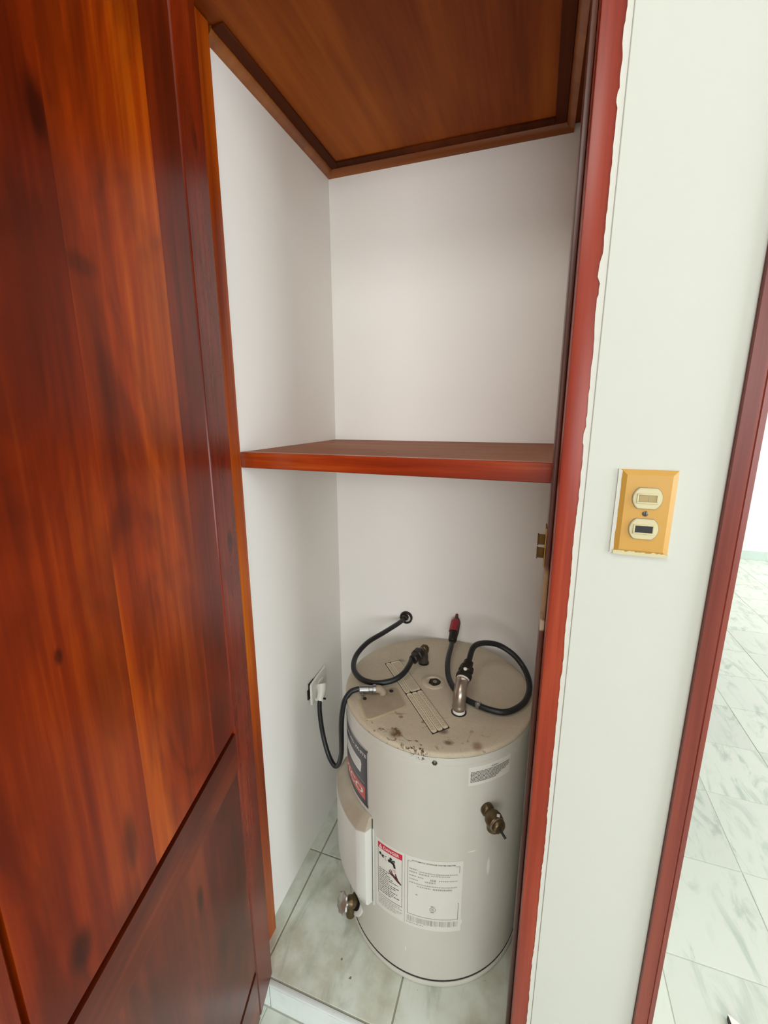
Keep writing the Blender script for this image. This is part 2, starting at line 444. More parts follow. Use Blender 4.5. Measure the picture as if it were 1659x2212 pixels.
# far hall wall, its tile baseboard; side walls and ceilings of the room
structure('wall_far', boxes((-.2, 4.2, 5.03, 5.15, ZR, CEIL)), M['wall'], 'bright white wall at the far end of the hall', 'wall')
bb = empty('baseboard_far', (0, 0, 0)); tag(bb, 'pale green tile baseboard along the far hall wall', 'baseboard', kind='structure')
for i in range(9):
    mesh_obj('tile', boxes((.6+.33*i+.001, .93+.33*i-.001, 5.018, 5.03, ZR, ZR+.092), bev=.001), M['tile_hall'], bb, smooth=0)
structure('wall_side', boxes((-2.3, -2.2, -4.7, .74, ZR, CEIL)), M['wall'], 'white side wall of the room behind the open door', 'wall')
structure('ceiling.001', boxes((-2.3, 4.3, -4.7, 5.2, CEIL, CEIL+.08)), M['room_ceiling'], 'white ceiling of the room and hall', 'ceiling')

# closet ceiling: stained board with mouldings
ce = structure('ceiling', boxes((-.583, .045, .742, 1.229, .636, .66), (-.5745, .0335, .685, .742, .636, .66)), M['ceil_wood'], 'dark brown stained wood ceiling of the closet', 'ceiling')
def mould(p0, p1, nrm):
    """quarter moulding along p0-p1, nrm points into the closet"""
    p0, p1, nrm = Vector(p0), Vector(p1), Vector(nrm); bm = bmesh.new()
    prof = [(0, 0), (.017, 0), (.016, -.006), (.011, -.012), (.004, -.0165), (0, -.0175)]
    a = [bm.verts.new(p0+nrm*u+Vector((0, 0, v))) for u, v in prof]; b = [bm.verts.new(p1+nrm*u+Vector((0, 0, v))) for u, v in prof]
    bm.faces.new(a); bm.faces.new(b)
    for i in range(len(prof)):
        j = (i+1) % len(prof); bm.faces.new((a[i], a[j], b[j], b[i]))
    bmesh.ops.recalc_face_normals(bm, faces=bm.faces); return bm
mesh_obj('moulding', mould((-.583, .75, .636), (-.583, 1.229, .636), (1, 0, 0)), M['moulding'], ce)
mesh_obj('moulding', mould((-.583, 1.229, .636), (.031, 1.229, .636), (0, -1, 0)), M['moulding'], ce)
mesh_obj('moulding', mould((.031, .70, .636), (.031, 1.213, .636), (-1, 0, 0)), M['moulding'], ce)

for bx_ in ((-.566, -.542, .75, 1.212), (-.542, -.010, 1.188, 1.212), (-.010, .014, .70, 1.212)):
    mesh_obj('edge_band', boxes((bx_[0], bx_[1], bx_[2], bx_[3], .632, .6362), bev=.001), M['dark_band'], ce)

# ------------------------------------------------------------------ jambs and casing
jl = empty('trim_2', (0, 0, 0)); tag(jl, 'orange-brown wooden left jamb of the closet opening beside the open door', 'door jamb', kind='structure')
mesh_obj('jamb_post', boxes((-.66, -.575, YW, .741, ZC, .74), bev=.002), M['jamb_left'], jl)
mesh_obj('door_stop', boxes((-.5748, -.5635, .698, .7405, ZC, .634), bev=.002, seg=2), M['jamb_left'], jl)
jr = empty('trim_3', (0, 0, 0)); tag(jr, 'red-brown wooden right jamb of the closet opening with chipped paint edge', 'door jamb', kind='structure')
mesh_obj('jamb_post', boxes((.034, .0665, YW+.002, .741, ZR, .74), bev=.002, seg=2), M['jamb_red'], jr)
mesh_obj('door_stop', boxes((.0262, .0335, .692, .7405, ZC, .634), bev=.0015, seg=2), M['stop_dark'], jr)
sp = mesh_obj('strike_plate', boxes((.0240, .0261, .700, .735, -.240, -.176), bev=.0005), M['brass'], jr)
for z0 in (-.206, -.228):
    mesh_obj('tab', boxes((.0130, .0242, .712, .714, z0, z0+.017), (.0130, .0147, .706, .720, z0, z0+.017), bev=.0004), M['brass_dark'], sp)
mesh_obj('header', boxes((-.575, .034, YW, .741, .70, .74), bev=.002), M['jamb_left'], jl)
cs = tag(empty('trim_4', (0, 0, 0)), 'reddish wooden casing at the corner between the wall and the hall opening', 'casing', kind='structure')
bm = bmesh.new(); add_prism(bm, [(.226, .640), (.2265, .634), (.2435, .634), (.2445, .6355), (.2455, .6345), (.2525, .637), (.2535, .640), (.2535, .741), (.226, .741)], ZR, CEIL)
mesh_obj('casing_board', bm, M['casing'], cs, smooth=25)

# ------------------------------------------------------------------ door, open about 75 degrees
DZ = -1.333
dr = empty('door_1', (-.518, .653, DZ), math.atan2(-.9645, .264)); tag(dr, 'glossy reddish-brown wooden panel door standing open at left', 'door', kind='structure')
def dz(z): return z-DZ
top = .655
ch = .0035
def dbox(name, u0, u1, z0, z1, mat, y1=0., y0=-.035, bev=ch, seg=1):
    return mesh_obj(name, boxes((u0, u1, y0, y1, dz(z0), dz(z1)), bev=bev, seg=seg), mat, dr)
dbox('stile', 0, .082, DZ, top, M['door_frame'])
dbox('stile', .520, .602, DZ, top, M['door_frame'])
dbox('rail', .0822, .5198, DZ, -1.190, M['rail'])
dbox('rail', .0822, .5198, -.668, -.588, M['rail'], bev=0)
dbox('rail', .0822, .5198, .565, top, M['rail'])
dbox('panel_core', .0822, .5198, -1.19, .565, M['groove'], -.010, -.026, 0)
for u0, u1, m in ((.0855, .1610, 'board_a'), (.1610, .335, 'board_b'), (.335, .5165, 'board_c')):
    dbox('board', u0, u1, -.577, .560, M[m], -.0006, -.012, 0)
dbox('board', .0865, .300, -1.180, -.6681, M['low_board'], -.0006, -.012, 0)
dbox('board', .300, .5165, -1.180, -.6681, M['low_board'], -.0006, -.012, 0)
for z in (-1.05, -.2, .45):
    mesh_obj('hinge', lathe([(.006, -.04), (.006, .04)], (-.004, -.041, dz(z)), (0, 0, 1), 12), M['brass_old'], dr)

# ------------------------------------------------------------------ shelf
sh = empty('shelf', (-.27, .95, -.095)); tag(sh, 'brown wooden closet shelf with dusty top and red-brown front edge', 'shelf')
def local(bm, o):
    for v in bm.verts: v.co -= Vector(o.location)
    return bm
bm = bmesh.new(); add_prism(bm, [(-.5815, .780), (.0435, .760), (.0435, 1.2275), (-.5815, 1.2275)], -.098, -.079)
mesh_obj('board', local(bm, sh), M['shelf_top'], sh)
bm = bmesh.new(); add_prism(bm, [(-.5815, .763), (.0435, .7435), (.0435, .7600), (-.5815, .7800)], -.1115, -.0785)
bmesh.ops.bevel(bm, geom=list(bm.edges), offset=.0012, segments=1, affect='EDGES')
mesh_obj('front_edge', local(bm, sh), M['shelf_edge'], sh)

# ------------------------------------------------------------------ switch plate
sw = empty('light_switch', (.1415, YW, -.1295)); tag(sw, 'yellowed wall plate with two oval cream inserts on the cream wall', 'light switch')
def ring_poly(rx, flat, n=40):
    return [(rx*math.cos(2*math.pi*i/n), max(-flat, min(flat, rx*math.sin(2*math.pi*i/n)))) for i in range(n)]
def bevelled_plate(wd, ht, d, inset):
    bm = bmesh.new()
    o = [(-wd, -ht), (wd, -ht), (wd, ht), (-wd, ht)]
    a = [bm.verts.new((x, 0, z)) for x, z in o]; b = [bm.verts.new((x, -.002, z)) for x, z in o]
    c = [bm.verts.new((x*(1-inset/wd), -d, z*(1-inset/ht))) for x, z in o]
    for p, q in ((a, b), (b, c)):
        for i in range(4): bm.faces.new((p[i], p[(i+1) % 4], q[(i+1) % 4], q[i]))
    bm.faces.new(c); bm.faces.new(a); bmesh.ops.recalc_face_normals(bm, faces=bm.faces)
    return bm
mesh_obj('wall_plate', bevelled_plate(.0325, .0570, .0058, .0065), M['tan'], sw, smooth=0)
for i, zc in enumerate((.0205, -.0205)):
    bm = bmesh.new(); add_prism(bm, [(x, z+zc) for x, z in ring_poly(.0178, .0142)], -.0066, -.0050, 'y')
    mesh_obj('insert_gap', bm, M['ink_brown'], sw, smooth=0)
    bm = bmesh.new(); add_prism(bm, [(x, z+zc) for x, z in ring_poly(.0170, .0135)], -.0085, -.0055, 'y')
    bmesh.ops.bevel(bm, geom=[e for e in bm.edges if all(abs(v.co.y+.0085) < 1e-5 for v in e.verts)], offset=.0008, segments=2, affect='EDGES')
    ins = mesh_obj('insert', bm, M['cream'], sw, smooth=0)
    bm = boxes((-.0125, .0125, -.0098, -.008, zc-.0065, zc-.0046), (-.0125, .0125, -.0098, -.008, zc+.0046, zc+.0065),
               (-.0125, -.0102, -.0098, -.008, zc-.0046, zc+.0046), (.0102, .0125, -.0098, -.008, zc-.0046, zc+.0046), bev=.0004)
    mesh_obj('slot_frame', bm, M['cream'], ins)
    if i == 0:
        mesh_obj('rocker', boxes((-.0098, 0, -.0093, -.0082, zc-.0043, zc+.0043), bev=.0003), M['cream_rocker'], ins)
        mesh_obj('rocker', boxes((.0004, .0098, -.0089, -.0082, zc-.0043, zc+.0043), bev=.0003), M['cream_rocker'], ins)
    else:
        mesh_obj('slot', boxes((-.0100, .0100, -.0089, -.0082, zc-.0045, zc+.0045), bev=.0002), M['black'], ins)['label'] = 'black slot'
scr = mesh_obj('screw', lathe([(.0036, 0), (.0036, .0006), (.0026, .0014), (0, .0016)], (0, -.0056, 0), (0, -1, 0), 20), M['steel'], sw)
mesh_obj('screw_slot', boxes((-.0004, .0004, -.0074, -.0068, -.0030, .0030)), M['black'], scr).rotation_euler = (0, 0, 0)
random.seed(5)
bm = bmesh.new()
n = 26
low = []; up = []
for i in range(n+1):
    x = -.0325+.065*i/n
    low.append((x, -.0582)); up.append((x, -.0535+random.uniform(-.0008, .0012)))
add_prism(bm, low+up[::-1], -.0049, -.0005, 'y')
mesh_obj('paint_smear', bm, M['cream'], sw, smooth=0)
bm = bmesh.new()
L = [(-.0362, -.0575), (-.0322, -.0575)]+[(-.0318+random.uniform(-.0005, .0007), -.05+.0105*i) for i in range(11)]+[(-.036, .0575)]
add_prism(bm, L, -.0026, -.0002, 'y')
mesh_obj('paint_smear', bm, M['paint_edge'], sw, smooth=0)

# ------------------------------------------------------------------ water heater
CX, CY, R = -.197, .989, .2365
ZT = -.685
H = ZT-ZC
wh = empty('water_heater', (CX, CY, ZC)); tag(wh, 'squat off-white cylindrical electric water heater with dusty tan top in the closet', 'water heater')
def cylp(th, z, r):        # local coords of the heater; th in degrees, z as scene height
    t = math.radians(th); return Vector((r*math.cos(t), r*math.sin(t), z-ZC))
mesh_obj('tank_body', lathe([(R-.004, .0178), (R, .0190), (R, H-.031), (R-.001, H-.0302), (R-.001, H-.0292), (R, H-.0284), (R, H-.012), (R-.02, H-.012)], n=128), M['tank'], wh, smooth=50)
mesh_obj('lid', lathe([(R-.012, H-.014), (R-.0002, H-.011), (R+.0006, H-.006), (R-.0012, H-.0018), (R-.005, H), (.20, H-.0004), (.1, H), (0.0, H)], n=128), M['lid'], wh, smooth=50)
mesh_obj('base_seam', lathe([(R+.0008, .015), (R+.0008, .0195), (R-.004, .022)], n=96), M['black'], wh)
mesh_obj('base_ring', lathe([(R-.006, 0), (R+.002, .001), (R+.0035, .006), (R+.0035, .012), (R+.002, .0160), (R-.004, .0165)], n=128), M['tank'], wh)

def to_l(x, y, z): return Vector((x-CX, y-CY, z-ZC))
# screw under the lid
o = cylp(-79.1, -.709, R); ax = Vector((math.cos(math.radians(-79.1)), math.sin(math.radians(-79.1)), 0))
mesh_obj('screw', lathe([(.0058, 0), (.0058, .0015), (.0035, .0035), (.0035, .002), (0, .002)], o, ax, 6), M['steel'], wh, smooth=0)

# ---- flat printed work: 2D shapes mapped onto a surface
def sub_rect(x0, x1, y0, y1, step=.004):
    n = max(1, int(abs(x1-x0)/step)); out = []
    for i in range(n):
        a, b = x0+(x1-x0)*i/n, x0+(x1-x0)*(i+1)/n
        out.append([(a, y0), (b, y0), (b, y1), (a, y1)])
    return out
def text_polys(body, x, y, width, height, shear=0.):
    c = bpy.data.curves.new('lettering', 'FONT'); c.body = body; c.resolution_u = 2; c.shear = shear; c.offset = .018
    o = bpy.data.objects.new('lettering', c); COL.objects.link(o)
    dg = bpy.context.evaluated_depsgraph_get(); me = bpy.data.meshes.new_from_object(o.evaluated_get(dg))
    X = [v.co.x for v in me.vertices]; Y = [v.co.y for v in me.vertices]
    x0, x1, y0, y1 = min(X), max(X), min(Y), max(Y)
    if width is None: width = (x1-x0)*height/(y1-y0)
    P = [[(x+(me.vertices[i].co.x-x0)/(x1-x0)*width, y+(me.vertices[i].co.y-y0)/(y1-y0)*height) for i in p.vertices] for p in me.polygons]
    bpy.data.objects.remove(o); bpy.data.curves.remove(c); bpy.data.meshes.remove(me)
    return P
def decal(name, polys, fn, mat, parent, label=None):
    bm = bmesh.new()
    for p in polys:
        try: bm.faces.new([bm.verts.new(fn(a, b)) for a, b in p])
        except ValueError: pass
    o = mesh_obj(name, bm, mat, parent, smooth=0)
    if label: o['label'] = label
    if name in ('fine_print', 'flag_lines', 'water_picture'): o['kind'] = 'stuff'
    return o
def words(x0, x1, y, h, seed, fill=1., gap=.0016, wmin=.002, wmax=.008):
    rr = random.Random(seed); x = x0; out = []; end = x0+(x1-x0)*fill
    while x < end-.001:
        w_ = min(rr.uniform(wmin, wmax), end-x)
        out += sub_rect(x, x+w_, y, y+h); x += w_+gap*rr.uniform(.7, 1.3)
    return out
def cyl_fn(th0, ztop, lift):
    def fn(s, d): return cylp(th0+math.degrees(s/R), ztop+d, R+lift)   # s to the right along the tank, d downwards negative
    return fn
def cyl_sheet(name, th0, wd, z0, z1, mat, lift=.0006, label=None):
    bm = bmesh.new(); n = max(4, int(wd/.004)); rows = []
    f0 = cyl_fn(th0, 0, 0); f1 = cyl_fn(th0, 0, lift)
    for i in range(n+1):
        s = wd*i/n
        rows.append([bm.verts.new(f0(s, z0)), bm.verts.new(f1(s, z0)), bm.verts.new(f1(s, z1)), bm.verts.new(f0(s, z1))])
    for a, b in zip(rows, rows[1:]):
        for i in range(3): bm.faces.new((a[i], b[i], b[i+1], a[i+1]))
    bm.faces.new(rows[0]); bm.faces.new(rows[-1]); bmesh.ops.recalc_face_normals(bm, faces=bm.faces)
    o = mesh_obj(name, bm, mat, wh, smooth=30)
    if label: o['label'] = label
    return o

# danger panel and data panel share one sheet
W1 = math.radians(50.4)*R; z1 = -.965; hh = .2015; LF = .0008
sheet = cyl_sheet('warning_sheet', -112.6, W1, z1-hh, z1, M['sticker_white'], label='white printed warning and data sheet on the tank front')
fn = cyl_fn(-112.6, z1, LF); fn2 = cyl_fn(-112.6, z1, LF+.0002)
split = .0775
decal('danger_banner', sub_rect(.0055, .0715, -.0230, -.0070), fn, M['ink_red'], sheet, 'red danger banner')
decal('lettering', text_polys('DANGER', .0215, -.0195, .042, .0085), fn2, M['ink_white'], sheet)
tri = [[(.0085, -.0210), (.0185, -.0210), (.0135, -.0090)]]
decal('warning_triangle', tri, fn2, M['ink_white'], sheet)
decal('triangle_mark', [[(.0130, -.0185), (.0140, -.0185), (.0142, -.0135), (.0128, -.0135)]], cyl_fn(-112.6, z1, LF+.0004), M['ink_red'], sheet)
fr = sub_rect(.0055, .0065, -.158, -.023, 1)+sub_rect(.0705, .0715, -.158, -.023, 1)+sub_rect(.0055, .0715, -.159, -.158)
decal('border', fr, fn, M['ink_maroon'], sheet)
def disc(x, y, r, n=14, sx=1.): return [[(x+r*sx*math.cos(2*math.pi*i/n), y+r*math.sin(2*math.pi*i/n)) for i in range(n)]]
fau = disc(.0125, -.0375, .0042, sx=.85)+disc(.0185, -.0410, .0030)+disc(.0215, -.0385, .0024)+disc(.0205, -.0435, .0022)
fau += disc(.0420, -.0350, .0036)+disc(.0472, -.0385, .0022)+disc(.0510, -.0370, .0024)+disc(.0500, -.0425, .0022)
fau += [[(.0335, -.0430), (.0380, -.0375), (.0460, -.0400), (.0530, -.0455), (.0550, -.0560), (.0495, -.0570), (.0475, -.0490), (.0400, -.0460), (.0360, -.0480)]]
fau += [[(.0300+.0048*math.cos(a), -.042+.0065*math.sin(a)), (.0300+.0037*math.cos(a), -.042+.0054*math.sin(a)), (.0300+.0037*math.cos(b), -.042+.0054*math.sin(b)), (.0300+.0048*math.cos(b), -.042+.0065*math.sin(b))]
        for a, b in [(math.pi*(.5+i/8), math.pi*(.5+(i+1)/8)) for i in range(8)]]
decal('faucet_picture', fau, fn, M['ink_black'], sheet)
hand = [[(.0690, -.0965), (.0600, -.0925), (.0610, -.0845), (.0690, -.0925)], [(.0600, -.0925), (.0505, -.0855), (.0540, -.0785), (.0610, -.0845)],
        [(.0505, -.0855), (.0425, -.0785), (.0465, -.0735), (.0540, -.0785)],
        [(.0425, -.0785), (.0362, -.0695), (.0386, -.0686), (.0446, -.0760)], [(.0446, -.0760), (.0405, -.0645), (.0428, -.0640), (.0470, -.0737)],
        [(.0425, -.0785), (.0365, -.0748), (.0372, -.0730), (.0440, -.0765)], [(.0470, -.0825), (.0382, -.0792), (.0386, -.0776), (.0455, -.0790)],
        [(.0540, -.0785), (.0528, -.0702), (.0550, -.0698), (.0615, -.0848)]]
decal('hand_picture', hand, fn, M['ink_maroon'], sheet)
drops = []
for i, x in enumerate((.0470, .0495, .0520, .0545, .0508)): drops += sub_rect(x, x+.0007, -.0690+.002*(i % 2), -.0600, 1)
decal('water_picture', drops, fn, M['brand_red'], sheet)
fp = []
for i in range(13):
    y = -.0815-.0056*i
    x1 = .040 if i < 3 else .067
    fp += words(.0090, x1, y, .0024, 40+i, (.95, .8, 1, .7, .9, .5, .95, .8, .6, .9, .7, .95, .6)[i])
decal('fine_print', fp, fn, M['ink_mid'], sheet)
fp = []
for i in range(6): fp += words(.0065, .072, -.1655-.0046*i, .0020, 70+i, (.9, 1, .7, 1, .9, .75)[i])
decal('fine_print', fp, fn, M['ink_grey'], sheet)
decal('fold', sub_rect(split-.0006, split+.0004, -hh+.002, -.001, 1), fn, M['ink_grey'], sheet)
decal('lettering', text_polys('AUTOMATIC STORAGE WATER HEATER', .0935, -.0118, .098, .0036), fn, M['ink_black'], sheet)
for bx in (sub_rect(.0840, .0850, -.166, -.0140, 1), sub_rect(.0840, .0935, -.0145, -.0137), sub_rect(.1915, .2010, -.0145, -.0137),
           sub_rect(.2000, .2010, -.0320, -.0140, 1), sub_rect(.2000, .2010, -.166, -.118, 1), sub_rect(.0840, .2010, -.1665, -.1657)):
    decal('border_line', bx, fn, M['ink_mid'], sheet)
fp = []
for i, (a, b, y, h_) in enumerate([(.088, .107, -.036, .004), (.110, .196, -.038, .0026), (.088, .106, -.044, .004), (.110, .134, -.045, .004), (.137, .180, -.043, .0024), (.088, .104, -.054, .003), (.108, .121, -.054, .003), (.136, .150, -.058, .006),
                              (.155, .196, -.056, .0028), (.088, .108, -.064, .003), (.124, .148, -.064, .004), (.088, .196, -.074, .003), (.106, .138, -.081, .003), (.142, .186, -.082, .0045), (.103, .109, -.106, .003)]):
    fp += words(a, b, y, h_, 90+i, 1., .0012, .0016, .005)
decal('fine_print', fp, fn, M['ink_grey'], sheet)
ring = []
for i in range(28):
    a, b = 2*math.pi*i/28, 2*math.pi*(i+1)/28
    ring.append([(.1430+r_*math.cos(t), -.1385+r_*math.sin(t)) for r_, t in ((.0066, a), (.0066, b), (.0056, b), (.0056, a))])
decal('round_mark', ring+text_polys('UL', .1402, -.1410, .0056, .0052)+words(.1385, .1475, -.1305, .0016, 5)+words(.1385, .1475, -.1475, .0014, 6), fn, M['ink_mid'], sheet)
fp = []
rr = random.Random(3); x = .0835
while x < .2005:
    fp += sub_rect(x, x+rr.uniform(.0006, .0018), -.186-rr.uniform(0, .003), -.172, 1); x += rr.uniform(.0016, .0032)
fp += words(.0820, .124, -.1935, .0020, 12)
decal('fine_print', fp, fn, M['ink_grey'], sheet)

# small warning strip high on the right
W2 = math.radians(25.7)*R
st = cyl_sheet('caution_strip', -61.5, W2, -.7685, -.7225, M['sticker_white'], label='white text strip high on the tank by the right jamb')
fn = cyl_fn(-61.5, -.7225, LF)
decal('lettering', text_polys('WARNING', .052, -.0092, .018, .0034), fn, M['ink_black'], st)
fp = []
for i in range(8): fp += words(.0040, .1030, -.0138-.0034*i, .0020, 140+i, (1, 1, 1, .97, .9, .75, .7, .62)[i], .0009, .0015, .0055)
decal('fine_print', fp, fn, M['ink_mid'], st)

# dark maker's sticker above the access panel
W3 = math.radians(42)*R
bs = cyl_sheet('maker_sticker', -161, W3, -.907, -.748, M['brand_dark'], label='dark grey sticker with red logo box on the tank side')
fn = cyl_fn(-161, -.748, LF)
decal('edge_line', sub_rect(.0, W3-.002, -.0016, 0), fn, M['ink_white'], bs)
decal('edge_line', sub_rect(W3-.0016, W3, -.150, -.006, 1), fn, M['ink_white'], bs)
decal('lettering', text_polys('BRADFORD WHITE', .030, -.0245, .138, .0085), fn, M['ink_white'], bs)
sE = lambda th: math.radians(th+161)*R
decal('white_flag', sub_rect(sE(-150), sE(-126), -.078, -.044)+[[(sE(-126), -.078), (sE(-125), -.052), (sE(-126), -.044)]], fn, M['ink_white'], bs)
decal('flag_lines', [q for k in range(4) for q in sub_rect(sE(-149), sE(-127), -.052-.006*k, -.0512-.006*k)], cyl_fn(-161, -.748, LF+.0002), M['ink_grey'], bs)
decal('logo_box', sub_rect(sE(-152), sE(-121.8), -.143, -.108), fn, M['brand_red'], bs)
decal('lettering', text_polys('7ICO', sE(-150), -.136, math.radians(26.5)*R, .021, .2), cyl_fn(-161, -.748, LF+.0002), M['ink_white'], bs)
decal('fine_print', words(sE(-150), sE(-122), -.0985, .0022, 8), fn, M['ink_grey'], bs)

# access panel: bowed box with sloping top and bottom
def access_panel():
    bm = bmesh.new(); t0, t1 = -165., -116.; za, zb = -1.176, -.918; out = .031
    ths = [t0, t0+.5, t0+3.2, t0+6]+[t0+6+(t1-t0-12)*i/14 for i in range(1, 14)]+[t1-6, t1-4.7, t1-.5, t1]
    zs = [(za, 0), (za+.001, .45), (za+.010, .80), (za+.026, .96), (za+.036, 1), (zb-.040, 1), (zb-.0335, .985), (zb-.030, .94), (zb-.004, .30), (zb-.001, .2), (zb, 0)]
    def side(t):
        d = min(t-t0, t1-t)
        return 0 if d < .01 else .66 if d < 1 else .93 if d < 4 else 1
    g = [[bm.verts.new(cylp(t, z, R+.0004+out*min(k, side(t)) if True else 0)) for t in ths] for z, k in zs]
    for a, b in zip(g, g[1:]):
        for i in range(len(ths)-1): bm.faces.new((a[i], a[i+1], b[i+1], b[i]))
    bmesh.ops.recalc_face_normals(bm, faces=bm.faces)
    bm.normal_update()
    return bm
mesh_obj('access_panel', access_panel(), M['panel'], wh, smooth=50)
cyl_sheet('panel_gap', -115.95, .0022, -1.172, -.925, M['black'], .0012)
cyl_sheet('panel_trim', -115.2, .0016, -1.180, -.95, M['panel'], .0022)

# lid details
def lid_fn(lift):
    return lambda a, b: Vector((a, b, H+lift))
A, B, Cc, Dd = to_l(-.357, 1.034, ZT), to_l(-.322, 1.063, ZT), to_l(-.137, .839, ZT), to_l(-.169, .807, ZT)
def q2(u, v):   # u along the strip 0..1, v across 0..1
    p = A*(1-u)*(1-v)+B*(1-u)*v+Cc*u*v+Dd*u*(1-v); return (p.x, p.y)
bm = bmesh.new()
add_prism(bm, [q2(0, 0), q2(0, 1), q2(1, 1), q2(1, 0)], H-.0004, H+.0007)
ls = mesh_obj('lid_label', bm, M['ink_black'], wh, smooth=0); ls['label'] = 'long dusty instruction label across the lid'
def strip(u0, u1, v0, v1, ru, rv):
    out = []
    for cu, cv, a0 in ((u0+ru, v0+rv, 180), (u1-ru, v0+rv, 270), (u1-ru, v1-rv, 0), (u0+ru, v1-rv, 90)):
        for k in range(5):
            a = math.radians(a0+90*k/4); out.append(q2(cu+ru*math.cos(a), cv+rv*math.sin(a)))
    return out
for u0, u1, v0, v1 in ((.007, .490, .03, .322), (.007, .490, .348, .97), (.497, .993, .03, .322), (.503, .993, .348, .650), (.503, .993, .676, .97)):
    bm = bmesh.new(); add_prism(bm, strip(u0, u1, v0, v1, .018, .11), H+.0004, H+.0011)
    pc = mesh_obj('label_field', bm, M['sticker_cream'], ls, smooth=0)
fp = []
for u0, u1, v0, v1 in ((.03, .47, .10, .27), (.03, .47, .42, .92), (.53, .97, .10, .27), (.53, .97, .41, .60), (.53, .97, .74, .92)):
    rr = random.Random(int(u0*1000+v0*100)); v = v0
    while v < v1:
        u = u0
        while u < u1:
            w_ = rr.uniform(.006, .02); fp.append([q2(u, v), q2(min(u+w_, u1), v), q2(min(u+w_, u1), v+.028), q2(u, v+.028)]); u += w_+.006
        v += .058
decal('fine_print', fp, lid_fn(.0013), M['ink_brown'], ls)

# junction cover plate with raised lip
P1, P2, P3, P4 = [to_l(x, y, ZT) for x, y in ((-.369, .865), (-.32, .798), (-.246, .877), (-.295, .944))]
ctr = (P1+P2+P3+P4)/4
def rounded(ps, k, f=.12):
    out = []
    n = len(ps)
    for i in range(n):
        p, a, b = ps[i], ps[i-1], ps[(i+1) % n]
        for t in (0, .33, .67, 1):
            u = p+(a-p)*f*(1-t)+(b-p)*f*t
            u = u+(p-u)*.35*math.sin(math.pi*t)
            out.append(((ctr+(u-ctr)*k).x, (ctr+(u-ctr)*k).y))
    return out
bm = bmesh.new(); add_prism(bm, rounded([P1, P2, P3, P4], 1.0), H-.001, H+.0022)
bmesh.ops.bevel(bm, geom=[e for e in bm.edges if all(v.co.z > H+.002 for v in e.verts)], offset=.001, segments=2, affect='EDGES')
cp = mesh_obj('cover_plate', bm, M['cover_lip'], wh)
bm = bmesh.new(); add_prism(bm, rounded([P1, P2, P3, P4], .945), H+.001, H+.0027); mesh_obj('plate_face', bm, M['cover'], cp, smooth=0)
for pt, r_ in ((to_l(-.352, .868, ZT), .0045), (to_l(-.300, .918, ZT), .005)):
    mesh_obj('screw', lathe([(r_, 0), (r_, .002), (r_*.6, .0035), (0, .0036)], (pt.x, pt.y, H+.0025), (0, 0, 1), 14), M['dark_nut'], cp)
# anode cap
pt = to_l(-.209, .993, ZT)
cap = mesh_obj('anode_cap', lathe([(.0305, 0), (.030, .0018), (.026, .0034), (.0195, .0034), (.0185, .0015), (0, .0012)], (pt.x, pt.y, H-.0004), (0, 0, 1), 40), M['lid'], wh)
mesh_obj('cap_recess', lathe([(.0175, .0010), (.0175, .0016), (.0125, .0026), (.011, .0018), (0, .0018)], (pt.x+.004, pt.y, H), (0, 0, 1), 6), M['dark_nut'], cap, smooth=0)
mesh_obj('bolt_head', lathe([(.0055, .0018), (.0055, .0042), (0, .0046)], (pt.x+.004, pt.y, H), (0, 0, 1), 6), M['ink_brown'], cap, smooth=0)

# hot outlet: nipple, tape, cast elbow, dark union
hb = to_l(-.127, .8985, ZT)
hot = mesh_obj('hot_outlet', tube([hb+Vector(q) for q in ((0, 0, .009), (0, 0, .020), (0, .0005, .034), (.0005, .005, .047), (.001, .015, .057), (.0015, .025, .063), (.002, .030, .066))],
               lambda t: .0142+.0022*math.exp(-((t-.10)/.08)**2)+.0022*math.exp(-((t-.94)/.08)**2)+.0012*math.sin(math.pi*t), 22), M['copper'], wh)
mesh_obj('thread_tape', lathe([(.0135, 0), (.0148, .0015), (.0142, .010), (.0125, .012)], hb+Vector((0, 0, 0)), (0, 0, 1), 20), M['tape'], hot)
mesh_obj('collar', lathe([(.0180, -.0015), (.0180, .0012), (.013, .002)], hb, (0, 0, 1), 24), M['black'], hot)
ua = Vector((.10, .78, .36)).normalized(); ub = hb+Vector((.002, .030, .066))
mesh_obj('tape_ring', lathe([(.0140, -.002), (.0155, -.001), (.0155, .003), (.013, .004)], ub, ua, 20), M['tape'], hot)
mesh_obj('union_nut', lathe([(.0125, .002), (.0175, .004), (.0185, .010), (.0175, .017), (.0145, .019), (.015, .021), (.0175, .024), (.0165, .036), (.0125, .039), (.0115, .052), (.010, .053)], ub, ua, 24, mod=lambda t: 1+.05*math.cos(6*t)), M['dark_nut'], hot)
mesh_obj('tape_fleck', lathe([(.0, 0), (.0045, .0006), (.003, .0016), (0, .0018)], ub+ua*.022+Vector((.001, -.010, .0148)), (.1, -.55, .83), 7), M['tape'], hot)

